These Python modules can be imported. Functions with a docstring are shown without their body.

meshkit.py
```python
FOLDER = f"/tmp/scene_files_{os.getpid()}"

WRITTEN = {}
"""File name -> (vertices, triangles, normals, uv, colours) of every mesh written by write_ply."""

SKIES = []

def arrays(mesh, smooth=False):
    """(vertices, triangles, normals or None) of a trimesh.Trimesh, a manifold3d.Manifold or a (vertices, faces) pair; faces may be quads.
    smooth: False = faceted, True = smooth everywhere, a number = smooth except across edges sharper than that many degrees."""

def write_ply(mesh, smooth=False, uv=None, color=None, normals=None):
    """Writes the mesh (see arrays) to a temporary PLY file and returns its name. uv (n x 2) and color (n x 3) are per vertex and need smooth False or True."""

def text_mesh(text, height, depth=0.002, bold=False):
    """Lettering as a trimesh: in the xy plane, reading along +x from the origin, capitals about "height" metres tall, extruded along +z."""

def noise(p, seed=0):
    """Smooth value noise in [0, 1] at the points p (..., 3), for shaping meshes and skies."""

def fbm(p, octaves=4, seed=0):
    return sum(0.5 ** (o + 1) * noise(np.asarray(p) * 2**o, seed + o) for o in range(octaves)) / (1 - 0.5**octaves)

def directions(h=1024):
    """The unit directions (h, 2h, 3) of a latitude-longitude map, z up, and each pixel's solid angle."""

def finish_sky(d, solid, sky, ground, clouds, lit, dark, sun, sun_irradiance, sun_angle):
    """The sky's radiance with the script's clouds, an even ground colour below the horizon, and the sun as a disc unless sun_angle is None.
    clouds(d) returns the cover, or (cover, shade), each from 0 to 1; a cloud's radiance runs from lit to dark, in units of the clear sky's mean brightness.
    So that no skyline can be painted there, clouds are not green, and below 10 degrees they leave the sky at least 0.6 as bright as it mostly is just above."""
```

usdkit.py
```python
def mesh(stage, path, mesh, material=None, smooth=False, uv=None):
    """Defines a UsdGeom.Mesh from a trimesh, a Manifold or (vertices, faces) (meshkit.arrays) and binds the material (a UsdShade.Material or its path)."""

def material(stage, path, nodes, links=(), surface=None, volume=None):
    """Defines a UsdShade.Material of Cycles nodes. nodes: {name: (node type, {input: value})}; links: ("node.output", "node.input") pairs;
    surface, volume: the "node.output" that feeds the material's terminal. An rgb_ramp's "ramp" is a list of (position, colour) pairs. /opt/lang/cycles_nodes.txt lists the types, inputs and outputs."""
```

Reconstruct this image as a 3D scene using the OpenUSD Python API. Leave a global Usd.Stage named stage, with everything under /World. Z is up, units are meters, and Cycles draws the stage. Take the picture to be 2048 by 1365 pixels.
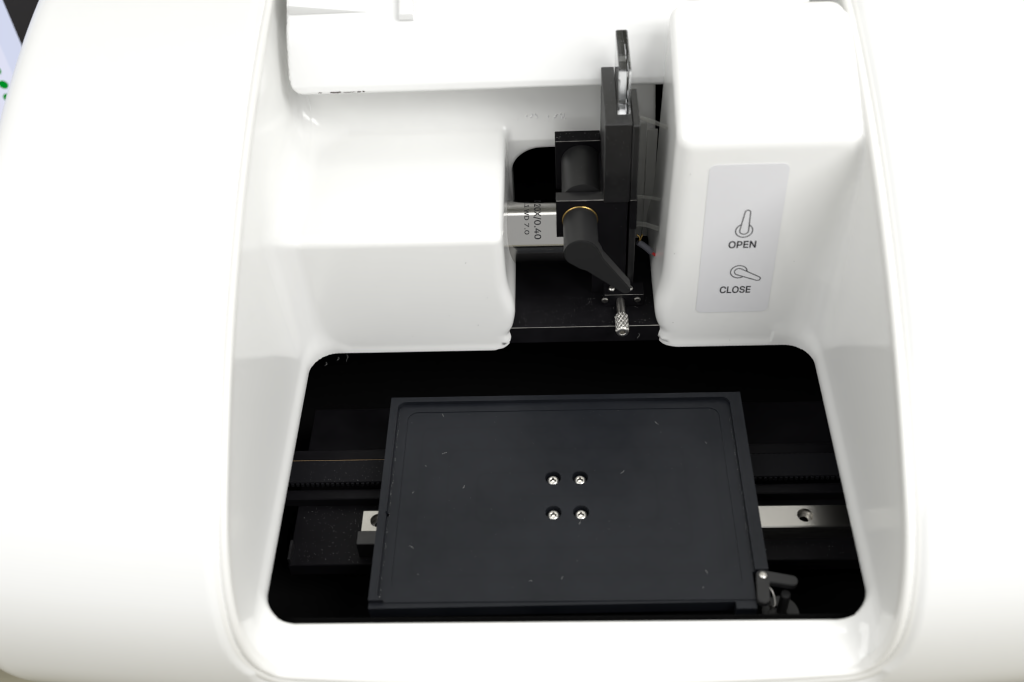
import math
import numpy as np, trimesh, manifold3d, shapely, usdkit, meshkit
from shapely.geometry import Polygon, Point, LineString, box as sbox
from shapely import affinity
from scipy.interpolate import CubicSpline
from scipy.ndimage import map_coordinates
from pxr import Usd, UsdGeom, UsdLux, UsdShade, Gf, Sdf, Vt

stage = Usd.Stage.CreateInMemory()
UsdGeom.SetStageUpAxis(stage, 'Z'); UsdGeom.SetStageMetersPerUnit(stage, 1.0)
UsdGeom.Xform.Define(stage, '/World')
rng = np.random.default_rng(7)
MM = 0.001

# ------------------------------------------------------------------ camera, lamps, exposure
cam = UsdGeom.Camera.Define(stage, '/World/camera')
R = [[0.9988061, 0.01628455, -0.0460562], [0.01938478, 0.73327006, 0.67966113], [-0.04483961, 0.67974248, -0.73207894]]
M = Gf.Matrix4d(R[0][0], R[0][1], R[0][2], 0, R[1][0], R[1][1], R[1][2], 0, -R[2][0], -R[2][1], -R[2][2], 0, -0.0005275, -0.24134905, 0.34344772, 1)
cam.AddTransformOp().Set(M)
cam.CreateHorizontalApertureAttr(22.3); cam.CreateFocalLengthAttr(22.3 * 2237.17 / 2048)
cam.CreateFStopAttr(5.6); cam.CreateFocusDistanceAttr(0.475)
cam.CreateClippingRangeAttr(Gf.Vec2f(0.02, 50))
cam.CreateExposureAttr(0.0)

def lamp(name, pos, target, w, h, power, color=(1, 1, 1)):
    l = UsdLux.RectLight.Define(stage, '/World/' + name)
    l.CreateWidthAttr(w); l.CreateHeightAttr(h); l.CreateColorAttr(Gf.Vec3f(*color)); l.CreateIntensityAttr(power)
    z = Gf.Vec3d(*pos) - Gf.Vec3d(*target); z.Normalize()
    x = Gf.Cross(Gf.Vec3d(0, 1, 0), z); x.Normalize(); y = Gf.Cross(z, x)
    l.AddTransformOp().Set(Gf.Matrix4d(*x, 0, *y, 0, *z, 0, *pos, 1))
    l.GetPrim().SetCustomDataByKey('kind', 'structure')
lamp('ceiling_lamp', (1.05, -0.70, 1.35), (0.0, 0.03, 0.05), 1.2, 0.9, 6.8, (1.0, 0.995, 0.985))
lamp('ceiling_lamp_001', (0.25, 0.75, 1.7), (0.0, 0.05, 0), 1.3, 0.5, 1.8, (1.0, 0.995, 0.985))
lamp('ceiling_lamp_002', (-1.1, -0.55, 1.3), (0.0, 0.03, 0.05), 1.2, 0.6, 3.4, (1.0, 0.995, 0.975))

def mat(name, nodes, links=(), surface='p.BSDF', volume=None):
    return usdkit.material(stage, '/World/Looks/' + name, nodes, links, surface=surface, volume=volume)
UsdGeom.Scope.Define(stage, '/World/Looks')
dome = UsdLux.DomeLight.Define(stage, '/World/room_light')
dome.CreateIntensityAttr(1.0)
dm = usdkit.material(stage, '/World/Looks/room_ambience', {'b': ('background_shader', {'color': (0.98, 0.985, 0.985), 'strength': 0.60})}, [], surface='b.background')
UsdShade.MaterialBindingAPI.Apply(dome.GetPrim()).Bind(dm)
dome.GetPrim().SetCustomDataByKey('kind', 'structure')

# ------------------------------------------------------------------ materials
def principled(name, color, rough, metallic=0.0, bump=None, spec=0.5, var=None, **kw):
    """bump=(scale, strength, distance); var=(scale, amount) tints the colour a little."""
    nodes = {'p': ('principled_bsdf', dict(base_color=color, roughness=rough, metallic=metallic, specular_ior_level=spec, **kw))}
    links = []
    if bump or var:
        nodes['tc'] = ('texture_coordinate', {})
    if bump:
        nodes['n'] = ('noise_texture', {'scale': bump[0], 'detail': 3.0})
        nodes['b'] = ('bump', {'strength': bump[1], 'distance': bump[2]})
        links += [('tc.object', 'n.vector'), ('n.fac', 'b.height'), ('b.normal', 'p.normal')]
    if var:
        c = np.array(color)
        nodes['n2'] = ('noise_texture', {'scale': var[0], 'detail': 4.0, 'roughness': 0.6})
        nodes['r'] = ('rgb_ramp', {'ramp': [(0.3, tuple(c * (1 - var[1]))), (0.7, tuple(np.minimum(c * (1 + var[1]), 1)))]})
        links += [('tc.object', 'n2.vector'), ('n2.fac', 'r.fac'), ('r.color', 'p.base_color')]
        nodes['m'] = ('map_range', {'from_min': 0.3, 'from_max': 0.7, 'to_min': max(rough - 0.08, 0.02), 'to_max': min(rough + 0.08, 1)})
        links += [('n2.fac', 'm.value'), ('m.result', 'p.roughness')]
    return mat(name, nodes, links)

white = principled('white_gloss_paint', (0.855, 0.857, 0.848), 0.13, bump=(900, 0.05, 0.0003))
whitei = principled('white_satin_paint', (0.93, 0.93, 0.912), 0.09, bump=(1500, 0.07, 0.0003))
trimw = principled('white_trim', (0.84, 0.835, 0.81), 0.25)
anod = principled('black_anodised', (0.0072, 0.0068, 0.0082), 0.45, bump=(4000, 0.12, 0.0003), spec=0.12, var=(60, 0.3))
anod2 = principled('black_anodised_worn', (0.0098, 0.0095, 0.0105), 0.36, bump=(4000, 0.12, 0.0003), spec=0.75, var=(45, 0.25))
trayb = mat('tray_anodised', {'tc': ('texture_coordinate', {}), 's': ('separate_xyz', {}), 'ax': ('math', {'math_type': 'absolute'}), 'ay': ('math', {'math_type': 'absolute'}),
    'dx': ('math', {'math_type': 'subtract', 'value2': 0.0225}), 'mx': ('math', {'math_type': 'smoothmax', 'value3': 0.006}), 'f': ('math', {'math_type': 'multiply', 'value2': 180.0}), 'fr': ('math', {'math_type': 'pingpong', 'value2': 1.0}),
    'n': ('noise_texture', {'scale': 26.0, 'detail': 4.0, 'roughness': 0.6}), 'nf': ('noise_texture', {'scale': 3500.0, 'detail': 2.0}), 'b': ('bump', {'strength': 0.15, 'distance': 0.0003}),
    'c': ('rgb_ramp', {'ramp': [(0.3, (0.0080, 0.0095, 0.0130)), (0.7, (0.0135, 0.0152, 0.0195))]}), 'g': ('rgb_ramp', {'ramp': [(0.0, (0.86, 0.86, 0.86)), (0.12, (1.0, 1.0, 1.0)), (1.0, (1.08, 1.08, 1.08))]}),
    'm': ('mix_color', {'blend_type': 'multiply', 'fac': 0.75, 'use_clamp_result': False}), 'rr': ('map_range', {'from_min': 0.3, 'from_max': 0.7, 'to_min': 0.30, 'to_max': 0.42}), 'p': ('principled_bsdf', {'specular_ior_level': 0.27})},
    [('tc.object', 's.vector'), ('s.x', 'ax.value1'), ('s.y', 'ay.value1'), ('ax.value', 'dx.value1'), ('dx.value', 'mx.value1'), ('ay.value', 'mx.value2'), ('mx.value', 'f.value1'), ('f.value', 'fr.value1'),
     ('fr.value', 'g.fac'), ('tc.object', 'n.vector'), ('n.fac', 'c.fac'), ('c.color', 'm.a'), ('g.color', 'm.b'), ('m.result', 'p.base_color'), ('n.fac', 'rr.value'), ('rr.result', 'p.roughness'),
     ('tc.object', 'nf.vector'), ('nf.fac', 'b.height'), ('b.normal', 'p.normal')])
leverb = principled('lever_plastic', (0.016, 0.016, 0.0165), 0.42, bump=(3000, 0.15, 0.0003))
void = principled('black_inside', (0.002, 0.002, 0.0022), 0.7, bump=(900, 0.1, 0.0005), spec=0.2)
rubber = principled('belt_rubber', (0.011, 0.011, 0.013), 0.5, bump=(2500, 0.2, 0.0003), spec=0.1)
cord = principled('belt_cord', (0.30, 0.20, 0.10), 0.5)
chrome = principled('bright_chrome', (0.50, 0.49, 0.47), 0.10, 1.0)
steel = principled('stainless_steel', (0.80, 0.78, 0.74), 0.30, 1.0, bump=(3000, 0.05, 0.0002))
railm = mat('ground_steel', {'tc': ('texture_coordinate', {}), 'mp': ('mapping', {'scale': (40, 4000, 40)}), 'n': ('noise_texture', {'scale': 1.0, 'detail': 3.0}),
    'b': ('bump', {'strength': 0.06, 'distance': 0.0003}), 'p': ('principled_bsdf', {'base_color': (0.66, 0.64, 0.60), 'metallic': 1.0, 'roughness': 0.24})},
    [('tc.object', 'mp.vector'), ('mp.vector', 'n.vector'), ('n.fac', 'b.height'), ('b.normal', 'p.normal')])
bright = principled('bright_steel', (0.88, 0.86, 0.82), 0.36, 1.0)
dullsteel = principled('dull_steel', (0.33, 0.32, 0.30), 0.35, 1.0)
brass = principled('brass', (0.62, 0.42, 0.14), 0.25, 1.0)
stick = principled('grey_label_film', (0.83, 0.828, 0.848), 0.34, bump=(2600, 0.12, 0.0003))
ink = principled('black_ink', (0.012, 0.012, 0.016), 0.5)
acryl = mat('clear_acrylic', {'p': ('principled_bsdf', {'base_color': (0.96, 0.97, 0.98), 'roughness': 0.02, 'transmission_weight': 1.0, 'ior': 1.49})})
tubem = mat('clear_tube', {'t': ('transparent_bsdf', {'color': (0.9, 0.9, 0.88)}), 'd': ('principled_bsdf', {'base_color': (0.45, 0.45, 0.43), 'roughness': 0.12}), 'lw': ('layer_weight', {'blend': 0.35}), 'a': ('math', {'math_type': 'multiply_add', 'value2': 0.8, 'value3': 0.12}), 'm': ('mix_closure', {})},
    [('lw.facing', 'a.value1'), ('a.value', 'm.fac'), ('t.BSDF', 'm.closure1'), ('d.BSDF', 'm.closure2')], surface='m.closure')
sleeve = principled('grey_sleeve', (0.10, 0.10, 0.12), 0.5)
redm = principled('red_wire', (0.55, 0.03, 0.03), 0.4)
dustm = principled('pale_dust', (0.55, 0.55, 0.54), 0.9)
gluem = principled('dried_glue', (0.97, 0.97, 0.97), 0.12, spec=0.9)
chip = principled('paint_chip', (0.06, 0.045, 0.04), 0.7)
shadowgrey = principled('grey_plastic', (0.30, 0.30, 0.29), 0.4)
greyp = principled('grey_panel_paint', (0.58, 0.58, 0.55), 0.4)
tablem = mat('table_laminate', {'tc': ('texture_coordinate', {}), 'mp': ('mapping', {'scale': (6, 60, 6)}), 'n': ('noise_texture', {'scale': 3.0, 'detail': 5.0}),
    'r': ('rgb_ramp', {'ramp': [(0.3, (0.24, 0.22, 0.15)), (0.7, (0.31, 0.285, 0.20))]}), 'p': ('principled_bsdf', {'roughness': 0.4})},
    [('tc.object', 'mp.vector'), ('mp.vector', 'n.vector'), ('n.fac', 'r.fac'), ('r.color', 'p.base_color')])
wallm = principled('room_wall', (0.42, 0.42, 0.37), 0.8)
bezelm = principled('monitor_bezel', (0.022, 0.021, 0.027), 0.5, bump=(2500, 0.3, 0.0004))
screenm = mat('lit_screen', {'e': ('emission', {'color': (0.62, 0.66, 0.82), 'strength': 1.05})}, surface='e.emission')
panelm = mat('lit_screen_panel', {'e': ('emission', {'color': (0.70, 0.72, 0.86), 'strength': 1.05})}, surface='e.emission')
iconm = mat('lit_green_icon', {'tc': ('texture_coordinate', {}), 's': ('separate_xyz', {}),     'r': ('rgb_ramp', {'ramp': [(0, (0.0, 0.26, 0.02)), (0.55, (0.01, 0.36, 0.01)), (0.75, (0.28, 0.52, 0.0)), (1, (0.34, 0.55, 0.0))]}), 'e': ('emission', {'strength': 1.0})},
    [('tc.generated', 's.vector'), ('s.z', 'r.fac'), ('r.color', 'e.color')], surface='e.emission')

# ------------------------------------------------------------------ scene helpers
used = {}
def path(parent, name):
    base = '/World' if parent is None else str(parent.GetPath())
    k = (base, name); n = used.get(k, 0); used[k] = n + 1
    return f'{base}/{name}' + (f'_{n:03d}' if n else '')
def data(p, **kw):
    for k, v in kw.items():
        if v: p.SetCustomDataByKey(k, v)
    return p
def thing(name, label, cat, group=None, loc=(0, 0, 0)):
    x = UsdGeom.Xform.Define(stage, path(None, name)); x.AddTranslateOp().Set(Gf.Vec3d(*[c * MM for c in loc]))
    return data(x.GetPrim(), label=label, category=cat, group=group)
def obj(name, mesh, m, parent=None, smooth=30, origin=(0, 0, 0), **kw):
    """mesh in millimetres in world axes; origin: where its thing stands."""
    v, f, n = meshkit.arrays(mesh, smooth)
    p = path(parent, name)
    g = usdkit.mesh(stage, p, ((v - np.array(origin)) * MM, f), m)
    if n is not None:
        g.CreateNormalsAttr(Vt.Vec3fArray.FromNumpy(n.astype(np.float32))); g.SetNormalsInterpolation('vertex')
    return data(g.GetPrim(), **kw)
def raw(name, v, f, n, m, parent=None, **kw):
    g = usdkit.mesh(stage, path(parent, name), (v * MM, f), m)
    g.CreateNormalsAttr(Vt.Vec3fArray.FromNumpy(n.astype(np.float32))); g.SetNormalsInterpolation('vertex')
    return data(g.GetPrim(), **kw)

MF = manifold3d.Manifold
def tm(m):
    if isinstance(m, trimesh.Trimesh): return m
    k = m.to_mesh(); return trimesh.Trimesh(k.vert_properties[:, :3], k.tri_verts, process=False)
def mbox(x0, x1, y0, y1, z0, z1, c=0.0):
    """box with chamfered edges of size c"""
    if c <= 0:
        return MF.cube([x1 - x0, y1 - y0, z1 - z0]).translate([x0, y0, z0])
    P = []
    for sx in (0, 1):
        for sy in (0, 1):
            for sz in (0, 1):
                q = np.array([(x0, x1)[sx], (y0, y1)[sy], (z0, z1)[sz]], float)
                d = np.array([c * (1 - 2 * sx), c * (1 - 2 * sy), c * (1 - 2 * sz)])
                P += [q + d * [1, 1, 0], q + d * [1, 0, 1], q + d * [0, 1, 1]]
    return MF.hull_points(np.array(P))
def mcyl(r, h, n=48, r2=None):
    return MF.cylinder(h, r, r if r2 is None else r2, n)
def ycyl(x, z, y0, y1, r, n=64, r2=None):   # axis along +y
    return mcyl(r, y1 - y0, n, r2).rotate([-90, 0, 0]).translate([x, y0, z])
def xcyl(y, z, x0, x1, r, n=96):
    return mcyl(r, x1 - x0, n).rotate([0, 90, 0]).translate([x0, y, z])
def zcyl(x, y, z0, z1, r, n=48, r2=None):
    return mcyl(r, z1 - z0, n, r2).translate([x, y, z0])
def extr(poly, h):
    """shapely polygon -> Manifold extruded +z"""
    rings = [np.array(poly.exterior.coords)[:-1]] + [np.array(i.coords)[:-1] for i in poly.interiors]
    cs = manifold3d.CrossSection(rings, manifold3d.FillRule.EvenOdd)
    return MF.extrude(cs, h)
def rrect(x0, y0, x1, y1, r):
    return sbox(x0 + r, y0 + r, x1 - r, y1 - r).buffer(r, 12)
def sweep(points, r, n=10):
    p = np.asarray(points, float)
    t = np.gradient(p, axis=0); t /= np.linalg.norm(t, axis=1, keepdims=True)
    a = np.cross(t, [0.13, 0.27, 0.95]); a /= np.linalg.norm(a, axis=1, keepdims=True); b = np.cross(t, a)
    ang = np.arange(n) * 2 * np.pi / n
    r = np.broadcast_to(r, (len(p),))[:, None, None]
    v = (p[:, None] + r * (np.cos(ang)[None, :, None] * a[:, None] + np.sin(ang)[None, :, None] * b[:, None])).reshape(-1, 3)
    F = []
    for i in range(len(p) - 1):
        for j in range(n):
            q = [i * n + j, i * n + (j + 1) % n, (i + 1) * n + (j + 1) % n, (i + 1) * n + j]
            F += [[q[0], q[1], q[2]], [q[0], q[2], q[3]]]
    k = len(v); v = np.vstack([v, p[0], p[-1]])
    for j in range(n):
        F += [[k, (j + 1) % n, j], [k + 1, (len(p) - 1) * n + j, (len(p) - 1) * n + (j + 1) % n]]
    return trimesh.Trimesh(v, F, process=False)
def smooth_line(pts, n=24):
    p = np.asarray(pts, float); s = np.r_[0, np.cumsum(np.linalg.norm(np.diff(p, axis=0), axis=1))]
    return CubicSpline(s, p)(np.linspace(0, s[-1], n))

# ------------------------------------------------------------------ the white housing: one implicit solid, meshed and split by what it is
def smin(a, b, k):
    h = np.maximum(k - np.abs(a - b), 0) / k
    return np.minimum(a, b) - h * h * k / 4
def smax(a, b, k): return -smin(-a, -b, k)

prof_pts = np.array([(300, 88), (290, 112), (262, 126), (200, 131.5), (130, 127), (78, 116), (54, 109), (30, 100.5), (8, 91.5), (-20, 77.5), (-40, 65.8), (-56, 54.5), (-66.5, 42),
                     (-72.0, 30), (-74.3, 18), (-74.7, 6), (-73.5, -7), (-70, -20), (-63.5, -33), (-50, -44), (-28, -52)])
_s = np.r_[0, np.cumsum(np.linalg.norm(np.diff(prof_pts, axis=0), axis=1))]
_pl = CubicSpline(_s, prof_pts)(np.linspace(0, _s[-1], 260))
_poly = np.vstack([_pl, [(-28, -60), (300, -60)]])
_gy, _gz = np.arange(-115, 325, 2.0), np.arange(-85, 165, 2.0)
_Y, _Z = np.meshgrid(_gy, _gz, indexing='ij')
_d = np.full(_Y.shape, 1e9); _in = np.zeros(_Y.shape, bool)
for i in range(len(_poly)):
    a, b = _poly[i], _poly[(i + 1) % len(_poly)]
    e = b - a; w0, w1 = _Y - a[0], _Z - a[1]
    t = np.clip((w0 * e[0] + w1 * e[1]) / (e @ e), 0, 1)
    _d = np.minimum(_d, (w0 - t * e[0]) ** 2 + (w1 - t * e[1]) ** 2)
    c = ((a[1] > _Z) != (b[1] > _Z))
    xs = a[0] + (_Z - a[1]) / (e[1] if abs(e[1]) > 1e-9 else 1e-9) * e[0]
    _in ^= c & (_Y < xs)
_sd = np.where(_in, -1, 1) * np.sqrt(_d)
XC = -1.8
def f_body(p):
    x, y, z = p.T
    sh = 11.0 * ((np.abs(x - XC) / 200) ** 2 - 0.275) * np.clip((200 - y) / 150, 0, 1)
    pr = map_coordinates(_sd, [(y - sh + 115) / 2.0, (z + 85) / 2.0], order=3, mode='nearest', prefilter=False) if False else map_coordinates(_sdf, [(y - sh + 115) / 2.0, (z + 85) / 2.0], order=3, mode='nearest', prefilter=False)
    return smax(pr, np.abs(x - XC) - 200.5, 12)
from scipy.ndimage import spline_filter
_sdf = spline_filter(_sd, order=3)
def wall_w(z): return 100 + 2.2 * (1 - np.exp(-np.maximum(z - 12, -6) / 8)) + 0.036 * (z - 12)
def f_cav(p):
    x, y, z = p.T
    zf = np.where(y < -58, 12 + (y + 58) * 0.76, 12.0)
    zf = 12 - 0.76 * 0.5 * (np.sqrt((y + 60) ** 2 + 12) - (y + 60))
    wall = np.abs(x - XC) - wall_w(z)
    rest = smin(smax(zf - z, (y - 130 - 0.36 * np.maximum(z - 69, -4)) * 0.94, 4), smax(106 - z, y - 190, 4), 4)
    return smax(wall, rest, 8)
def rbox2(x, y, x0, x1, y0, y1, r):
    qx, qy = np.abs(x - (x0 + x1) / 2) - (x1 - x0) / 2 + r, np.abs(y - (y0 + y1) / 2) - (y1 - y0) / 2 + r
    return np.hypot(np.maximum(qx, 0), np.maximum(qy, 0)) + np.minimum(np.maximum(qx, qy), 0) - r
def bulge(z): return 2.4 * np.exp(-((z - 30) / 10.0) ** 2) - 0.9 * np.exp(-((z - 18.5) / 2.2) ** 2)
def f_boxl(p):
    x, y, z = p.T
    yf = 62.3 + 0.036 * (z - 12)
    side = x - (-21.0 + bulge(z) - 0.012 * (z - 12))
    q = smax(side, yf - y, 5)
    q = smax(q, z - (69.8 + 0.006 * (y - 64)), 3.6)
    return np.maximum(np.maximum(q, y - 140), 9.6 - z)
def f_boxr(p):
    x, y, z = p.T
    yf = 62.5 + 0.036 * (z - 12)
    side = (37.4 + 0.025 * (z - 12) - bulge(z) * 0.8) - x
    q = smax(side, yf - y, 7)
    q = smax(q, smax((z - 110.0 - 0.345 * (y - 66)) * 0.945, x - 103.2, 6), 4.2)
    q = smax(q, y - 123.5, 6)
    return np.maximum(q, 9.6 - z)
def f_body2(p):     # the shell dips towards the rim
    c = f_cav(p); t = np.clip((6.2 - c) / 5.2, 0, 1)
    return f_body(p) + 2.3 * t * t * (3 - 2 * t) * np.clip((150 - p[:, 1]) / 15, 0.35, 1)
def f_housing(p):
    x, y, z = p.T
    s = smax(f_body2(p), -f_cav(p), 1.5)
    kf = 3.5 + 10 * np.clip((np.abs(x - XC) - 84) / 14, 0, 1)
    s = smin(s, f_boxl(p), kf)
    # the right-hand cover runs up to the rim with a wide soft fillet
    s = smin(s, f_boxr(p), np.where(x > 0, 4.0 + 9 * np.clip((92 - z) / 45, 0, 1) * (kf > 3.6), kf))
    hole = rbox2(x, y, -101.9, 98.1, -58.3, 62.3, 11.0)
    lip = smin(hole, rbox2(x, y, -20.6, 37.2, 30, 129.5, 1), 9)
    s = smax(s, -np.minimum(np.maximum(hole, z - 90), np.maximum(lip, z - 13.2)), 1.6)
    # openings in the back wall, into the dark recess
    op = np.maximum(rbox2(x, z, -20.2, 24, -60, 60.3, 13), np.maximum(118 - y, y - 155))
    s = smax(s, -op, 2.2)
    fin = np.maximum(np.maximum(38.4 + 0.02 * (90 - z) - x, x - 60), np.maximum(np.maximum(125.5 - y, y - 155), z - 99))
    s = smax(s, -fin, 0.8)
    s = smax(s, -f_chamber(p), 1.0)
    return np.maximum(s, -f_recess(p))
def f_chamber(p):
    x, y, z = p.T
    yf = -57 + 0.0012 * np.maximum(np.abs(x) - 120, 0) ** 2
    return np.maximum(np.maximum(np.abs(x) - 172, np.maximum(yf - y, y - 205)), np.maximum(z - 10.3, -52 - z))
def f_recess(p):
    x, y, z = p.T
    return np.maximum(np.maximum(-75 - x, x - 62), np.maximum(np.maximum(142 - y, y - 205), z - 92))

def surface_net(f, lo, hi, h, B=8):
    lo, hi = np.array(lo, float), np.array(hi, float)
    nb = np.ceil((hi - lo) / (h * B)).astype(int)
    bi = np.stack(np.meshgrid(*[np.arange(k) for k in nb], indexing='ij'), -1).reshape(-1, 3)
    cen = lo + (bi + 0.5) * B * h
    d = np.concatenate([f(c) for c in np.array_split(cen, 20)])
    bi = bi[np.abs(d) < B * h * 0.87 * 1.5 + 2]
    N = nb * B + 2
    key = lambda c: (c[..., 0] * N[1] + c[..., 1]) * N[2] + c[..., 2]
    g = np.stack(np.meshgrid(*[np.arange(B + 1)] * 3, indexing='ij'), -1)
    edges = [((0, 0, 0), (1, 0, 0)), ((0, 1, 0), (1, 1, 0)), ((0, 0, 1), (1, 0, 1)), ((0, 1, 1), (1, 1, 1)), ((0, 0, 0), (0, 1, 0)), ((1, 0, 0), (1, 1, 0)), ((0, 0, 1), (0, 1, 1)), ((1, 0, 1), (1, 1, 1)),
             ((0, 0, 0), (0, 0, 1)), ((1, 0, 0), (1, 0, 1)), ((0, 1, 0), (0, 1, 1)), ((1, 1, 0), (1, 1, 1))]
    K, V, E = [], [], []
    for chunk in np.array_split(bi, max(1, len(bi) // 400)):
        base = chunk[:, None, None, None, :] * B + g
        val = f((lo + base * h).reshape(-1, 3)).reshape(base.shape[:-1])
        sg = val < 0
        sl = lambda o: (slice(None),) + tuple(slice(a, B + a) for a in o)
        acc, cnt = np.zeros(val[sl((0, 0, 0))].shape + (3,)), np.zeros(val[sl((0, 0, 0))].shape)
        for a, b in edges:
            va, vb = val[sl(a)], val[sl(b)]
            cr = (va < 0) != (vb < 0)
            t = np.where(cr, va / np.where(cr, va - vb, 1), 0)
            acc += cr[..., None] * (np.array(a) + t[..., None] * (np.array(b) - np.array(a))); cnt += cr
        m = cnt > 0
        cells = base[sl((0, 0, 0))][m]
        K.append(key(cells)); V.append(lo + (cells + acc[m] / cnt[m][:, None]) * h)
        for ax in range(3):
            o = [0, 0, 0]; o[ax] = 1
            sa, sb = sg[sl((0, 0, 0))], sg[sl(o)]
            m = sa != sb
            E.append(np.column_stack([base[sl((0, 0, 0))][m], np.full(m.sum(), ax), sa[m]]))
    K, V, E = np.concatenate(K), np.concatenate(V), np.concatenate(E)
    o = np.argsort(K); K, V = K[o], V[o]
    Q = []
    for ax in range(3):
        e = E[E[:, 3] == ax]; u, w = (ax + 1) % 3, (ax + 2) % 3
        ok = (e[:, u] > 0) & (e[:, w] > 0); e = e[ok]
        c = []
        for du, dw in ((1, 1), (0, 1), (0, 0), (1, 0)):
            q = e[:, :3].copy(); q[:, u] -= du; q[:, w] -= dw
            k = key(q); j = np.minimum(np.searchsorted(K, k), len(K) - 1); j = np.where(K[j] == k, j, -1); c.append(j)
        c = np.stack(c, 1)
        c = np.where(e[:, 4:5] == 1, c, c[:, ::-1])
        Q.append(c[(c >= 0).all(1)])
    Q = np.concatenate(Q)
    def grad(p, e=0.25):
        gr = np.empty_like(p)
        for k in range(3):
            q = np.zeros(3); q[k] = e
            gr[:, k] = (f(p + q) - f(p - q)) / (2 * e)
        return gr
    for it in range(3):
        gr = grad(V); fv = f(V)
        st = -fv[:, None] * gr / np.maximum((gr ** 2).sum(1, keepdims=True), 0.2)
        ln = np.linalg.norm(st, axis=1, keepdims=True)
        V = V + st * np.minimum(1, 0.7 * h / np.maximum(ln, 1e-9))
    gr = grad(V, 0.35); n = gr / np.maximum(np.linalg.norm(gr, axis=1, keepdims=True), 1e-9)
    return V, np.vstack([Q[:, [0, 1, 2]], Q[:, [0, 2, 3]]]), n

def submesh(V, F, n, keep):
    f = F[keep]; u, inv = np.unique(f, return_inverse=True)
    return V[u], inv.reshape(-1, 3), n[u]

H = thing('imaging_instrument', 'large white glossy benchtop imaging instrument with its lid open over a black tray', 'lab instrument')
V, F, n = surface_net(f_housing, (-222, -96, -66), (222, 306, 138), 1.3)
cenf = V[F].mean(1); nf = n[F].mean(1)
x, y, z = cenf.T
fb, fc, fl, fr = np.abs(f_body(cenf)), np.abs(f_cav(cenf)), np.abs(f_boxl(cenf)), np.abs(f_boxr(cenf))
chamber = (np.abs(f_chamber(cenf)) < 1.2) & (z < 10.9) & (fb > 2) | (np.abs(f_recess(cenf)) < 1.0) & (y > 141)
inside = (fc < fb + 0.0) | (fl < 6) & (fl < fb) | (fr < 6) & (fr < fb)
lab = np.where(inside, 1, 0)
lab[(fl < 3.0) & (fl <= fc + 0.3) & inside] = 2
lab[(fr < 3.0) & (fr <= fc + 0.3) & inside] = 3
adj = trimesh.graph.face_adjacency(F)
for k in (0, 2, 3):      # stray islands go back to the lining
    same = (lab[adj[:, 0]] == k) & (lab[adj[:, 1]] == k) & ~chamber[adj[:, 0]] & ~chamber[adj[:, 1]]
    comp = trimesh.graph.connected_component_labels(adj[same], node_count=len(F))
    own = np.where((lab == k) & ~chamber)[0]
    big = np.bincount(comp[own]).argmax()
    lab[own[comp[own] != big]] = 1
for k, nm, lb in ((0, 'outer_shell', None), (1, 'cavity_liner', None), (2, 'cover_box', 'low white cover left of the lens'), (3, 'cover_box', 'tall white cover carrying the grey sticker')):
    raw(nm, *submesh(V, F, n, (lab == k) & ~chamber), white if k == 0 else whitei, H, label=lb)

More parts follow.
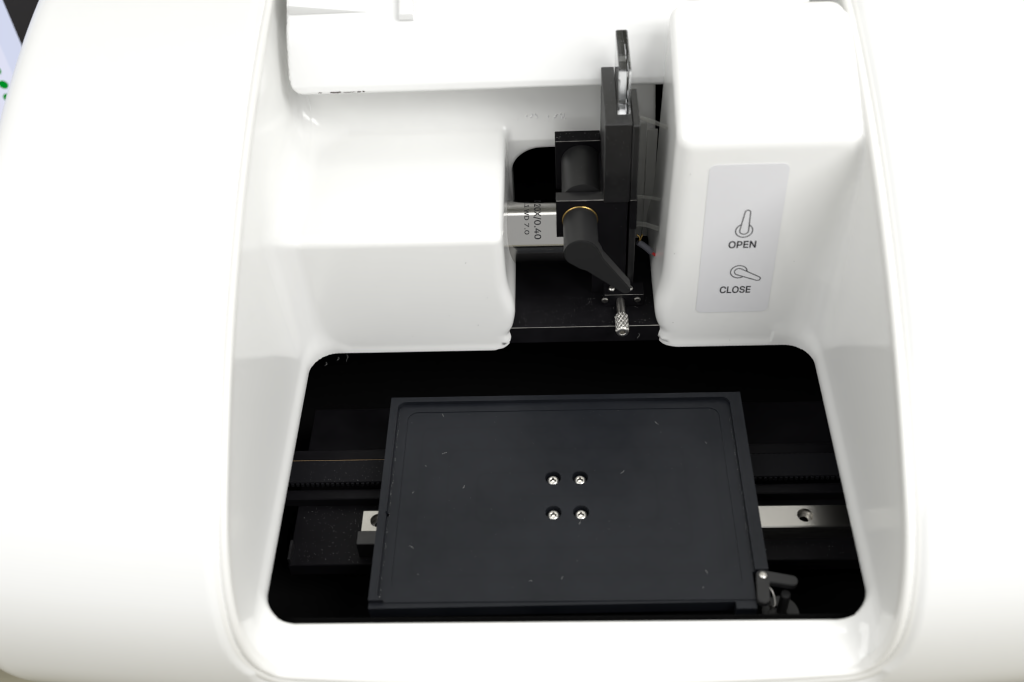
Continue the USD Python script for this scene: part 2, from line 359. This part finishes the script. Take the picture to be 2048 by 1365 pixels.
# rim of the opening, traced where the cavity cuts the shell
def grad1(f, p, e=0.2):
    p = np.asarray(p, float)[None]; return np.array([(f(p + np.eye(3)[k] * e) - f(p - np.eye(3)[k] * e))[0] / (2 * e) for k in range(3)])
def trace(start, sign, stop, step=1.5):
    p = np.array(start, float); out = []
    for it in range(900):
        for _ in range(6):
            for f in (f_body2, f_cav):
                g = grad1(f, p); p = p - f(p[None])[0] * g / (g @ g)
        out.append(p.copy())
        t = np.cross(grad1(f_body2, p), grad1(f_cav, p)); t /= np.linalg.norm(t)
        if stop(p): break
        p = p + sign * step * t
    return np.array(out)
g0 = np.array([-106.5, 120, 126.0])
pa = trace(g0, 1, lambda p: p[0] > 103 and p[1] > 170 or p[1] > 176)
pb = trace(g0, -1, lambda p: p[0] > 103 and p[1] > 170 or p[1] > 176)
rim = pa if len(pa) > len(pb) else pb
short = pb if len(pa) > len(pb) else pa
rim = np.vstack([short[::-1], rim[1:]])
prof = np.array([(-0.9, -2.8), (-1.0, -0.6), (-0.8, 0.3), (-0.25, 0.9), (0.5, 1.0), (1.2, 0.8), (1.75, 0.35), (1.95, 0.05), (2.15, 0.1), (2.4, 0.6), (2.9, 0.95), (3.7, 1.2), (4.6, 1.3), (5.2, 0.9)])
rings, rn = [], []
for i, p in enumerate(rim):
    t = rim[min(i + 1, len(rim) - 1)] - rim[max(i - 1, 0)]; t /= np.linalg.norm(t)
    nb_ = grad1(f_body, p); nb_ /= np.linalg.norm(nb_)
    nc = grad1(f_cav, p); o = nc - (nc @ nb_) * nb_; o -= (o @ t) * t; o /= np.linalg.norm(o)
    nb_ = nb_ - (nb_ @ t) * t; nb_ /= np.linalg.norm(nb_)
    rings.append(p + prof[:, :1] * o + prof[:, 1:] * nb_)
v = np.array(rings).reshape(-1, 3); k = len(prof); Fq = []
for i in range(len(rings) - 1):
    for j in range(k - 1):
        a = i * k + j; Fq += [[a, a + 1, a + k + 1], [a, a + k + 1, a + k]]
tr = trimesh.Trimesh(v, Fq, process=False)
if (tr.face_normals * np.repeat(np.array([grad1(f_body, p) for p in rim[:-1]]), 2 * (k - 1), axis=0)).sum() < 0: tr.invert()
obj('opening_trim', tr, trimw, H, smooth=True)

# lid: open, its lower edge hanging in front of the back wall
lp = np.array([(121.5, 97.0), (119.5, 97.9), (119.9, 99.8), (129.0, 112.6), (131.4, 115.2), (145, 125), (170, 143), (240, 193.5)])
def f_lid(p):
    x, y, z = p.T
    d = np.full(len(x), 1e9)
    for a, b in zip(lp[:-1], lp[1:]):
        e = b - a; t = np.clip(((y - a[0]) * e[0] + (z - a[1]) * e[1]) / (e @ e), 0, 1)
        d = np.minimum(d, np.hypot(y - a[0] - t * e[0], z - a[1] - t * e[1]))
    up = (z - 96.8) * 1.25
    return smax(d - 1.3, rbox2(x, up, -103.0, 94, -2.4, 400, 10), 1.6)
VL, FL, nL = surface_net(f_lid, (-108, 110, 90), (102, 214, 178), 1.3)
lid = raw('lid', VL, FL, nL, white, H)
def lid_at(s, off):   # a point on the lid's inner face, s mm above the crease, off mm proud of it
    d = np.array([25, 18]) / np.hypot(25, 18); nrm = np.array([-d[1], d[0]])
    return np.array([131.4, 115.2]) + d * s + nrm * (1.3 + off)
def lid_rib(x0, x1, s0, s1, h, c=0.7, taper=0.0):
    P = []
    for xx in (x0, x1):
        for s, o in ((s0, -1), (s0, h * 0.6), (s0 + 1.2, h), (s1, h), (s1, -1)):
            hh = o if o < 0 or xx == x0 else o * (1 - taper)
            q = lid_at(s, hh); P.append((xx, q[0], q[1]))
    for xx in (x0 + c, x1 - c):
        for s in (s0 + 1.2, s1):
            q = lid_at(s, h * (1 - (taper if xx > (x0 + x1) / 2 else 0)) + c * 0.6); P.append((xx, q[0], q[1]))
    return MF.hull_points(np.array(P))
obj('rib', lid_rib(-59.4, -54.2, 3.6, 90, 2.8), white, lid)
obj('rib', lid_rib(49.0, 54.0, 8.2, 90, 2.8), white, lid)
obj('hinge_arm', lid_rib(-101.5, -72.0, 7.5, 90, 4.6, 1.0, taper=0.95), white, lid)
# scuffs along the lid's lower edge
sc = []
for x0, x1, r in ((-87.5, -83.0, 0.28), (-82.6, -77.5, 0.12), (-77.0, -75.4, 0.22), (-74.9, -74.0, 0.2), (-92, -90.5, 0.12)):
    xs = np.linspace(x0, x1, 9)
    sc.append(sweep(np.column_stack([xs, np.full(9, 118.15), 97.9 + 0.1 * rng.standard_normal(9)]), np.r_[0.02, np.full(7, r) * rng.uniform(0.6, 1.2, 7), 0.02], 5))
obj('edge_scuff', trimesh.util.concatenate(sc), chip, lid, label='dark scuffs along the lower edge of the lid')

# sticker on the tall cover
sd = np.array([0, 0.036, 1.0]); sd /= np.linalg.norm(sd); so = np.array([0, 62.5, 12.0]); sn = np.cross([1, 0, 0], sd)   # face towards the viewer: -y
def on_face(pts, off):   # (x, s, d) -> world, d proud of the sticker's face
    p = np.asarray(pts, float); return so + p[:, :1] * [1, 0, 0] + p[:, 1:2] * sd + (p[:, 2:3] + off) * sn
def face_mesh(shape, h, off):
    ms = []
    for g in getattr(shape, 'geoms', [shape]):
        m = tm(extr(g, h)); ms.append(m)
    m = trimesh.util.concatenate(ms); m.vertices = on_face(m.vertices, off); return m
sy0, sy1 = 17.8, 87.9
st = obj('sticker', face_mesh(rrect(51.4, sy0, 78.9, sy1, 2.6), 0.12, 0.02), stick, H, smooth=False, label='grey sticker with lever symbols marked OPEN and CLOSE')
def lettering(text, x0, x1, s0, s1):
    m = meshkit.text_mesh(text, 10.0, 0.05, bold=True); b = m.bounds
    m.vertices = np.column_stack([x0 + (m.vertices[:, 0] - b[0, 0]) / (b[1, 0] - b[0, 0]) * (x1 - x0), s0 + (m.vertices[:, 1] - b[0, 1]) / (b[1, 1] - b[0, 1]) * (s1 - s0), m.vertices[:, 2]])
    m.vertices = on_face(m.vertices, 0.15); return m
obj('lettering', lettering('OPEN', 61.0, 71.0, 50.2, 53.6), ink, st, smooth=False)
obj('lettering', lettering('CLOSE', 59.7, 71.3, 27.8, 31.3), ink, st, smooth=False)
def tapered(a, b, ra, rb): return shapely.union_all([Point(a).buffer(ra, 32), Point(b).buffer(rb, 32)]).convex_hull
for c, tip in (((66.0, 58.4), (66.5, 66.8)), ((66.0, 38.6), (73.4, 35.0))):
    lev = tapered(c, tip, 1.6, 0.98)
    sh = shapely.union_all([lev.exterior.buffer(0.18), Point(c).buffer(3.05, 32).exterior.buffer(0.18).difference(lev)])
    obj('lever_symbol', face_mesh(sh, 0.05, 0.15), ink, st, smooth=False)

# specks of grime on the white paint
gs = []
for xx, zz in ((-44.5, 31), (-36, 58), (-33.5, 25.5), (-29, 40), (41.5, 60.0), (45.0, 96), (43.0, 24.5), (86.0, 55), (66, 14.2), (-60, 20), (-71, 47)):
    gs.append(trimesh.creation.icosphere(1, rng.uniform(0.09, 0.17)).apply_translation([xx, 62.3 + (0.2 if xx > 0 else 0) + 0.036 * (zz - 12), zz]))
obj('grime_specks', trimesh.util.concatenate(gs), shadowgrey, H, kind='stuff')

# dark inside of the instrument
def openbox(x0, x1, y0, y1, z0, z1, skip):
    m = trimesh.creation.box(bounds=[(x0, y0, z0), (x1, y1, z1)]); m.invert()
    tri = m.vertices[m.faces]; cn = np.cross(tri[:, 1] - tri[:, 0], tri[:, 2] - tri[:, 0]); cn /= np.linalg.norm(cn, axis=1, keepdims=True)
    keep = ~np.array([any(np.dot(nm, s) > 0.9 for s in skip) for nm in cn])
    return trimesh.Trimesh(m.vertices, m.faces[keep], process=False)
ib = trimesh.util.concatenate([openbox(-171, 171, -56.2, 204, -51.5, 9.9, [(0, 0, -1)]), openbox(-74, 61.5, 142.6, 203, -30, 91.5, [(0, 1, 0)])])
obj('inner_chamber', ib, void, H, smooth=False)

# dried glue at the foot of the back wall
gl = []
for x0, z0, w in ((-17, 74.4, 9), (-6, 73.6, 9)):
    for q in range(9):
        a = rng.uniform(0, 6.28); c = np.array([x0 + w * rng.uniform(-0.1, 1), z0 + rng.normal(0, 0.8)])
        tt = np.linspace(0, 1, 8)
        pts = np.column_stack([c[0] + 2.2 * (tt - 0.5) * math.cos(a * 0.3) + 0.3 * np.sin(tt * 7 + a), 130.05 + 0.36 * (c[1] - 69) + 0 * tt, c[1] + 0.7 * np.sin(tt * 5 + a)])
        gl.append(sweep(pts, 0.24 * np.sin(np.pi * np.clip(tt, 0.05, 0.95)) + 0.03, 6))
for pts in ([(-98, 131, 72.5), (-94, 131, 72), (-89, 131, 71.9)], [(-101.2, 134.4, 88), (-100.4, 133.6, 84), (-100.1, 132.4, 80)], [(-99, 129, 70.2), (-97, 129.4, 71.8), (-95.5, 129.6, 71)]):
    gl.append(sweep(smooth_line(pts, 8), 0.16, 5))
obj('dried_glue', trimesh.util.concatenate(gl[:18]), gluem, H, kind='stuff', label='smear of dried glue above the dark recess')
obj('dried_glue', trimesh.util.concatenate(gl[18:]), gluem, H, kind='stuff', label='thin streaks of dried glue in the left corner of the back wall')

# ------------------------------------------------------------------ tray for plates
T = thing('plate_tray', 'wide flat black tray with low rim and four silver screws in its middle', 'tray')
outer = Polygon([(-69.7, -46.2), (57.3, -44.6), (57.3, -47.3), (64.3, -47.3), (64.3, -33.2), (69.7, -33.2), (69.7, 47.6), (-69.7, 47.6)])
tray = extr(outer, 8.0).translate([0, 0, -8.0])
pocket = shapely.union_all([rrect(-66.6, -44.2, 65.1, 45.2, 3.2), sbox(-62, -60, 100, -33.6).intersection(sbox(-62, -60, 64.4, -33))]).intersection(sbox(-66.6, -60, 65.1, 60))
tray -= extr(pocket, 5).translate([0, 0, -1.7])
tray -= extr(rrect(-62.5, -39.6, 60.5, 41.2, 4), 5).translate([0, 0, -2.0])
tray -= extr(sbox(-80, -60, 80, -44.0), 6).translate([0, 0, -2.1])
# front part of the left rim keeps its height; shallow end-mill terraces on the floor
for sx in (-5.0, 5.2):
    for sy in (8.5, -7.15):
        tray -= zcyl(sx, sy, -5.6, 1, 3.0)
        tray += zcyl(sx, sy, -9, -5.6, 2.9) if False else MF()
tray -= zcyl(-66.4, -7.6, -4, 1, 0.75, 20)
obj('tray_plate', tray, trayb, T)
def cap_screw(cx, cy, zt, r, hexr, parent, m=steel, name='screw'):
    prof2 = [(0, -3), (r * 0.98, -3), (r, -1.1), (r * 0.97, -0.75), (r * 0.86, -0.3), (r * 0.66, -0.02), (0, 0)]
    head = tm(MF.revolve(manifold3d.CrossSection([prof2]), 40)).copy()
    k = MF.revolve(manifold3d.CrossSection([prof2]), 40) - MF.cylinder(2, hexr, hexr, 6).rotate([0, 0, 30]).translate([0, 0, -1.6])
    k = k.translate([cx, cy, zt])
    s = obj(name, k, m, parent, smooth=25)
    obj('socket', zcyl(cx, cy, zt - 1.5, zt - 1.38, hexr * 0.98, 24), void, s); obj('socket_floor', zcyl(cx, cy, zt - 1.37, zt - 1.3, hexr * 0.55, 24), m, s)
    return s
for sx in (-5.0, 5.2):
    for sy in (8.5, -7.15):
        cap_screw(sx, sy - 0.1, -3.35, 2.35, 1.25, T, m=bright)
# spring latch in the corner of the tray
lv = shapely.union_all([tapered((67.3, -36.0), (66.5, -44.6), 2.2, 2.1), tapered((67.3, -36.0), (77.0, -38.0), 2.2, 2.0)]).buffer(-0.8).buffer(0.8).buffer(0.6).buffer(-0.6)
lm = extr(lv, 2.2).translate([0, 0, -2.0]) + extr(lv.buffer(-0.3), 0.25).translate([0, 0, 0.18])
obj('latch_lever', lm, leverb, T)
k = MF.revolve(manifold3d.CrossSection([[(0, -2), (1.5, -2), (1.5, 0), (1.25, 0.45), (0.7, 0.75), (0, 0.85)]]), 36)
k -= mbox(-0.95, 0.95, -0.17, 0.17, 0.35, 2); k -= mbox(-0.17, 0.17, -0.95, 0.95, 0.35, 2)
obj('latch_screw', k.rotate([0, 0, 35]).translate([67.4, -36.0, 0.45]), steel, T, label='silver cross-head screw of the latch')
obj('spring_post', (zcyl(75.2, -40.6, -16, -4.6, 1.75) + zcyl(75.2, -40.6, -4.6, -4.2, 1.75, 48, 1.45)), leverb, T)
disc = zcyl(74.6, -41.6, -19, -15.0, 6.4, 64) - zcyl(73.6, -42.6, -15.9, -10, 3.4, 40)
obj('post_base', disc, leverb, T)
sp = [(70.3 + 0.6 * math.sin(a * 0.1), -41.5 - 1.6 * math.cos(a), -5.0 - 1.4 * math.sin(a) + 0.0 * a) for a in np.linspace(0, 6.28, 24)]
sp = [(69.2, -38.6, -2.6), (70.2, -40, -3), (71.0, -42.5, -4), (70.7, -44.6, -5), (70.0, -44.8, -6), (69.6, -43, -7), (70, -40.4, -8)]
obj('latch_spring', sweep(smooth_line(sp, 30), 0.45, 8), dullsteel, T)

# ------------------------------------------------------------------ slide under the tray
RL = thing('linear_rail', 'straight polished steel slide rail running under the black tray', 'rail')
cs = Polygon([(-5.5, -24), (4.3, -24), (4.3, -20.6), (3.7, -19.8), (3.7, -18.6), (4.3, -17.8), (4.3, -16.3), (3.9, -15.9), (-5.1, -15.9), (-5.5, -16.3), (-5.5, -17.4), (-4.9, -18.4), (-4.9, -19.4), (-5.5, -20.4)])
rl = extr(cs, 190).rotate([90, 0, 90]).translate([-78.6, 0, 0])
rl = rl.translate([0, 0, 0])
hx = [-72.6, -47.5, -22.5, 2.5, 27.5, 52.5, 89.9]
for h_ in hx:
    rl -= zcyl(h_, -0.4, -19.5, -10, 3.0, 40); rl -= zcyl(h_, -0.4, -25, -10, 1.7, 32)
obj('rail_body', rl, railm, RL)
for h_ in (hx[0], hx[-1]):
    obj('hole_rim', zcyl(h_, -0.4, -19.48, -19.3, 2.95, 40) - zcyl(h_, -0.4, -21, -10, 1.75, 32), dullsteel, RL)
obj('slide_carriage', mbox(-22, 22, -11, 10, -16.5, -8.4, 0.8) - mbox(-23, 23, -5.8, 4.6, -17, -14.5), railm, RL)
B = thing('sensor_block', 'small matt black block on the chassis beside the left end of the rail', 'block')
obj('block_body', mbox(-79.8, -66, -11.6, -5.7, -24, -15.0, 0.25), anod2, B)
CP = thing('chassis_plate', 'long black chassis plate that carries the steel rail and belt below the tray', 'plate')
obj('plate_body', mbox(-107.0, 140, -14.9, 62, -31, -24.05, 0.3), anod, CP)
obj('end_stop', mbox(-106.6, -105.6, -14.6, -6.0, -24.0, -20.0, 0.2), anod2, CP)
obj('guide_bar', mbox(-140, 140, 29.5, 34.8, -24.0, -17.0, 0.4), anod, CP)
obj('guide_ledge', mbox(-140, 140, 12.0, 16.6, -24.0, -19.0, 0.4), anod, CP)
BT = thing('drive_belt', 'black toothed drive belt running behind the steel rail', 'belt')
obj('belt_band', mbox(-140, 140, 17.6, 28.2, -16.4, -15.4, 0.1), rubber, BT)
obj('belt_cord', sweep([(-140, 28.35, -15.6), (-60, 28.35, -15.6)], 0.1, 8), cord, BT, label='tan cord showing along the back edge of the belt')
tt_ = []
for i in range(140):
    xx = -139 + i * 2.0
    tt_.append(trimesh.creation.box(bounds=[(xx, 16.9, -17.4), (xx + 1.0, 28.9, -15.9)]))
obj('belt_teeth', trimesh.util.concatenate(tt_), rubber, BT, smooth=False, kind='stuff')

# ------------------------------------------------------------------ optics stand
SP = thing('support_plate', 'black support plate with a bright front edge between the two white covers', 'plate')
obj('plate_body', mbox(-60, 80, 66.0, 200, 11.0, 20.0, 0.28), anod, SP)
O = thing('objective_lens', 'chrome microscope objective lying on its side, engraved 20X/0.40', 'microscope objective')
oy, oz, orr = 100.0, 41.0, 12.7
pr = [(0, -70), (orr - 1.2, -70), (orr - 1.2, -40), (orr, -39.4), (orr, 10.0), (orr - 2, 12), (0, 12)]
bar = MF.revolve(manifold3d.CrossSection([pr]), 160).rotate([0, 90, 0]).translate([0, oy, oz])
obj('barrel', bar, chrome, O, smooth=20)
def wrap(text, cap, xbase, th0, th1):
    m = meshkit.text_mesh(text, cap, 0.02, bold=True)
    m.vertices[:, :2] *= 1.0
    vv, ff = trimesh.remesh.subdivide_to_size(m.vertices, m.faces, 0.5)
    w = vv[:, 0].max() - vv[:, 0].min()
    th = np.radians(th0 + (vv[:, 0] - vv[:, 0].min()) / w * (th1 - th0))
    r = orr + 0.015 + vv[:, 2]
    return trimesh.Trimesh(np.column_stack([xbase + vv[:, 1], oy - r * np.cos(th), oz + r * np.sin(th)]), ff, process=False)
obj('lettering', wrap('D 20X/0.40', 2.5, -10.6, 116, 27), ink, O, smooth=False)
obj('lettering', wrap('1.1 WD 7.0', 1.75, -14.5, 110, 36), ink, O, smooth=False)

MT = thing('optics_mount', 'tall black machined optics mount standing between the white covers', 'lens mount')
pl = extr(Polygon([(-1.9, 51), (9, 51), (12, 48), (12, 20), (25.3, 20), (25.3, 69), (-1.9, 69)]), 5.2).rotate([90, 0, 0]).translate([0, 90.2, 0])
obj('front_plate', tm(pl), anod, MT)
obj('plate_edge', mbox(-1.8, 25.2, 85.1, 90.1, 68.6, 69.15, 0.12), anod2, MT)
obj('mount_block', mbox(12.5, 25.8, 90.3, 124, 20.02, 68.5, 0.3), anod, MT)
pil = mbox(16.1, 25.9, 84.7, 121.2, 68.0, 103.7, 0.2) - mbox(20.8, 25.4, 90.8, 125, 92, 110)
obj('pillar', pil, anod2, MT)
obj('side_plate', mbox(26.1, 28.6, 84.2, 107.2, 20.02, 103.3, 0.25), anod2, MT)
obj('side_block', mbox(26.0, 28.8, 83.8, 92, 55.0, 69.6, 0.25), anod, MT)
obj('upper_bracket', mbox(-1.9, 16.0, 115.0, 121.9, 50, 74.2, 0.25), anod, MT)
obj('stub_cylinder', ycyl(8.4, 64.3, 90.6, 114.9, 8.0), leverb, MT)
# clear acrylic tab standing in the pillar's slot
obj('clear_tab', mbox(20.95, 25.25, 91.2, 117.5, 97, 121.8, 0.45), acryl, MT, smooth=False, label='clear acrylic tab standing up from the pillar')
# lever knob
kn = MF.revolve(manifold3d.CrossSection([[(0, 0), (6.5, 0), (6.5, 17.5), (6.2, 18.2), (0, 18.2)]]), 96).rotate([90, 0, 0]).translate([7.2, 84.9, 59.8])
K = obj('lever_knob', kn, leverb, MT)
ls = shapely.union_all([tapered((7.2, 59.8), (9.6, 56.8), 6.5, 5.6), tapered((10.4, 56.0), (24.2, 40.3), 4.7, 1.9)]).buffer(4).buffer(-5).buffer(1)
lm = extr(ls, 4.6) + extr(ls.buffer(-0.4), 0.4).translate([0, 0, 4.6])
obj('lever_arm', lm.rotate([90, 0, 0]).translate([0, 70.4, 0]), leverb, K)
rg = trimesh.creation.torus(6.55, 0.32, 96, 12); rg.apply_transform(trimesh.transformations.rotation_matrix(math.pi / 2, [1, 0, 0])); rg.apply_translation([7.2, 84.6, 59.8])
obj('brass_ring', rg, brass, K)

def worn_edge(parent, p0, p1, r=0.13):
    q = np.linspace(p0, p1, 40); rr = r * (0.45 + 0.75 * meshkit.noise(q * 0.35, 3))
    obj('worn_edge', sweep(q, rr, 6), dullsteel, parent, label='bright worn edge')
worn_edge(SP, (-30, 66.1, 19.9), (60, 66.1, 19.9), 0.2)
worn_edge(MT, (-1.7, 85.1, 69.05), (25.1, 85.1, 69.05), 0.16)
worn_edge(MT, (-1.7, 115.1, 74.1), (15.9, 115.1, 74.1), 0.13)
worn_edge(MT, (26.2, 83.9, 69.5), (28.7, 83.9, 69.5), 0.1)
AB = thing('adjuster_bracket', 'low black bracket with small silver screws at the foot of the optics mount', 'bracket')
obj('bracket_body', mbox(16.6, 32.4, 77.0, 84.0, 20.02, 26.5, 0.2), anod, AB)
for xx in (16.9 + 0.0, 29.9):
    k = MF.revolve(manifold3d.CrossSection([[(0, 0), (1.35, 0), (1.35, 0.5), (1.0, 0.8), (0, 0.8)]]), 30).rotate([90, 0, 0])
    obj('screw', k.translate([xx, 77.0, 23.9]), dullsteel, AB)
for xx in (19.8, 27.0):
    k = MF.revolve(manifold3d.CrossSection([[(0, 0), (1.3, 0), (1.3, 0.5), (0.9, 1.0), (0, 1.0)]]), 30)
    obj('screw', k.translate([xx, 80.4, 26.45]), steel, AB)
worn_edge(AB, (16.8, 77.1, 26.4), (32.2, 77.1, 26.4), 0.12)
TS = thing('thumbscrew', 'small steel thumbscrew with a knurled hollow end pointing out of the black bracket', 'screw')
obj('shank', ycyl(23.1, 23.2, 68.6, 76.98, 1.7, 40), steel, TS)
# knurled head: diamonds in relief
nu, nv = 144, 66
u, w = np.meshgrid(np.arange(nu) / nu * 2 * np.pi, np.linspace(0, 1, nv), indexing='xy')
L = 9.6; ya = 59.3
a1, a2 = u * 9 + w * 24, u * 9 - w * 24
rel = np.minimum(np.abs(np.mod(a1 / np.pi, 2) - 1), np.abs(np.mod(a2 / np.pi, 2) - 1))
rad = 2.32 + 0.34 * np.clip(rel * 2.2, 0, 1) * np.clip(np.minimum(w, 1 - w) * 12, 0, 1)
rad = np.minimum(rad, 2.0 + 14 * w); rad = np.minimum(rad, 1.72 + 9 * (1 - w))
vv = np.stack([23.1 + rad * np.cos(u), ya + w * L, 23.2 + rad * np.sin(u)], -1).reshape(-1, 3)
Fk = []
for i in range(nv - 1):
    for j in range(nu):
        a, b = i * nu + j, i * nu + (j + 1) % nu
        Fk += [[a, a + nu, b], [b, a + nu, b + nu]]
base = len(vv)
extra = []
rs = [(2.0, 0), (1.25, 0.0), (1.05, 0.35), (1.0, 3.0), (0.0, 3.2)]
for r_, dy in rs:
    extra.append(np.stack([23.1 + r_ * np.cos(u[0]), np.full(nu, ya + dy), 23.2 + r_ * np.sin(u[0])], -1))
vv = np.vstack([vv] + extra)
prev = 0
for q in range(len(rs)):
    cur = base + q * nu
    for j in range(nu):
        a, b, c, d = prev + j, prev + (j + 1) % nu, cur + j, cur + (j + 1) % nu
        Fk += [[a, b, c], [b, d, c]]
    prev = cur
kn = trimesh.Trimesh(vv, Fk, process=False)
obj('knurled_head', kn, steel, TS, smooth=35)

IP = thing('inner_panel', 'grey folded panel in the narrow gap between the black mount and the tall right cover', 'panel')
obj('panel_leaf', mbox(29.6, 34.2, 117.6, 118.2, 20.05, 80, 0.15), greyp, IP)
obj('panel_leaf', mbox(34.5, 38.6, 118.8, 119.4, 20.05, 76, 0.15), greyp, IP)
# tubes and wire beside the mount
for lab_, pts, r in (('uppermost of the clear thin tubes between the black mount and the right cover', [(28.4, 96, 98.4), (31.5, 95, 98.2), (34.5, 94.5, 97.2), (41, 94, 94.5)], 0.7),
                     ('middle one of the thin tubes between the black mount and the right cover', [(28.6, 92, 64.4), (32, 92, 64.3), (36, 92, 63.4), (41, 92, 62)], 0.55),
                     ('lowest of the clear thin tubes between the black mount and the right cover', [(28.6, 90, 52.4), (32, 90, 52.2), (36, 90, 50.6), (41, 90, 48.5)], 0.9)):
    t_ = obj('air_tube', sweep(smooth_line(pts, 24), r, 12), tubem); data(t_, label=lab_, category='tube')
W = thing('sensor_wire', 'short wire in a grey sleeve with a red end beside the black mount', 'wire')
obj('sleeve', sweep(smooth_line([(30.0, 88.2, 44.5), (32.0, 88, 43.0), (35.5, 87.5, 39.6)], 16), 1.25, 14), sleeve, W)
obj('wire_end', sweep(smooth_line([(35.3, 87.5, 39.8), (37.2, 87.4, 38), (40.5, 87.4, 35)], 10), 0.6, 10), redm, W)
obj('contact_pin', sweep(smooth_line([(29.5, 88.4, 48.2), (30.6, 88.2, 46.8), (30.4, 88.2, 45)], 8), 0.32, 8), brass, W)
obj('contact_pin', sweep(smooth_line([(31.6, 88.4, 48.4), (31.2, 88.2, 46.8), (30.8, 88.2, 45)], 8), 0.32, 8), brass, W)

# ------------------------------------------------------------------ dust and lint
def specks(n, sample, smin_=0.05, smax_=0.16):
    ms = []
    for i in range(n):
        p = np.array(sample()); s = smin_ + (smax_ - smin_) * rng.random() ** 3
        P = p + np.array([[1, 0, 0], [-0.6, 0.9, 0], [-0.5, -0.9, 0], [0, 0, 1.0]]) * s * rng.uniform(0.6, 1.3, (4, 1))
        ms.append((P, np.array([[0, 1, 3], [1, 2, 3], [2, 0, 3], [0, 2, 1]])))
    off, VV, FF = 0, [], []
    for P, f_ in ms: VV.append(P); FF.append(f_ + off); off += 4
    return trimesh.Trimesh(np.vstack(VV), np.vstack(FF), process=False)
U = rng.uniform
parts = [specks(520, lambda: (U(-66, 64), U(-43, 44), -2.05), 0.04, 0.13), specks(110, lambda: (U(-66.2, -65.6), U(-43, 44), -1.6), 0.06, 0.2), specks(60, lambda: (U(64.2, 64.9), U(-30, 40), -1.6), 0.06, 0.15),
         specks(260, lambda: (U(-104, -70), U(-14, 12), -24.05)), specks(60, lambda: (U(72, 104), U(-14, -7), -24.05), 0.04, 0.1), specks(150, lambda: (U(-104, -66), U(17.8, 28), -15.4), 0.04, 0.1),
         specks(260, lambda: (U(-22, 36), U(66.5, 84), 20.0)), specks(40, lambda: (U(-1.5, 15.8), U(115.2, 121.5), 74.2)), specks(50, lambda: (U(16.3, 25.7), 84.66, U(70, 103)), 0.04, 0.09),
         specks(30, lambda: (U(-1.5, 25), 84.96, U(50, 68)), 0.04, 0.09), specks(30, lambda: (U(16.3, 20.6), U(86, 120), 103.7), 0.04, 0.1)]
def cyl_dust():
    a = U(20, 120); return (U(2, 15), U(92, 114), 64.3 + 0) if False else (8.4 + 8.0 * math.cos(math.radians(a + 20)), U(92, 114), 64.3 + 8.0 * math.sin(math.radians(a + 20)))
parts.append(specks(40, cyl_dust, 0.04, 0.09))
d_ = obj('dust', trimesh.util.concatenate(parts), dustm, None, smooth=False, kind='stuff', label='fine pale dust specks lying on the black tray and metal', category='dust')
lint = []
for i in range(15):
    c = np.array([U(-62, 60), U(-40, 42)]); a = U(0, 6.28); L_ = U(0.5, 2.2); b_ = U(-2.2, 2.2)
    tt = np.linspace(-0.5, 0.5, 8)
    q = np.column_stack([c[0] + L_ * (tt * math.cos(a) + 0.25 * b_ * (tt ** 2) * -math.sin(a)), c[1] + L_ * (tt * math.sin(a) + 0.25 * b_ * (tt ** 2) * math.cos(a)), np.full(8, -1.95)])
    lint.append(sweep(q, 0.035, 4))
for c, L_ in (((-88, 61.9, 10.5), 3.0), ((-91.5, 61.0, 10.2), 1.2), ((-96, 58.0, 10.4), 1.3), ((30, 65.6, 16), 2.2)):
    tt = np.linspace(0, 1, 8)
    lint.append(sweep(np.column_stack([c[0] + 0.5 * np.sin(tt * 5), c[1] - 0.8 * tt, c[2] - L_ * tt]), 0.028, 4))
obj('lint', trimesh.util.concatenate(lint), dustm, None, smooth=False, kind='stuff', label='short pale lint fibres scattered over the black tray', category='lint')

# ------------------------------------------------------------------ table, wall and monitor behind
tb = mbox(-1200, 1200, -700, 700, -100, -70, 1.5)
obj('table', tb, tablem, None, kind='structure', label='beige laminate table top under the white instrument', category='table')
obj('wall', mbox(-1500, 1500, 700, 720, -900, 1500), wallm, None, kind='structure', label='pale grey green wall far behind the instrument', category='wall')
obj('instrument_foot', mbox(-180, 180, -22, 280, -69.95, -61.5, 1), void, H)
MO = thing('monitor', 'upright computer monitor showing green round icons at the left behind the white instrument', 'monitor')
obj('bezel', (mbox(-760, -294.5, 330, 348, -69.5, 230, 1.0) - mbox(-748, -315.5, 329, 332, -68.5, 218)), bezelm, MO)
obj('screen', mbox(-747.9, -315.6, 331.4, 331.9, -68.4, 217.9), screenm, MO)
obj('screen_panel', mbox(-560, -329.0, 330.9, 331.3, -68.3, -4), panelm, MO)
for cx, cz in ((-339.2, -24.6), (-338.6, -34.6), (-339.4, -44.0)):
    obj('round_icon', ycyl(cx + 1.5, cz, 330.5, 330.85, 2.9, 40), iconm, MO)
obj('stand', mbox(-600, -500, 335, 380, -70, -60, 1), bezelm, MO)
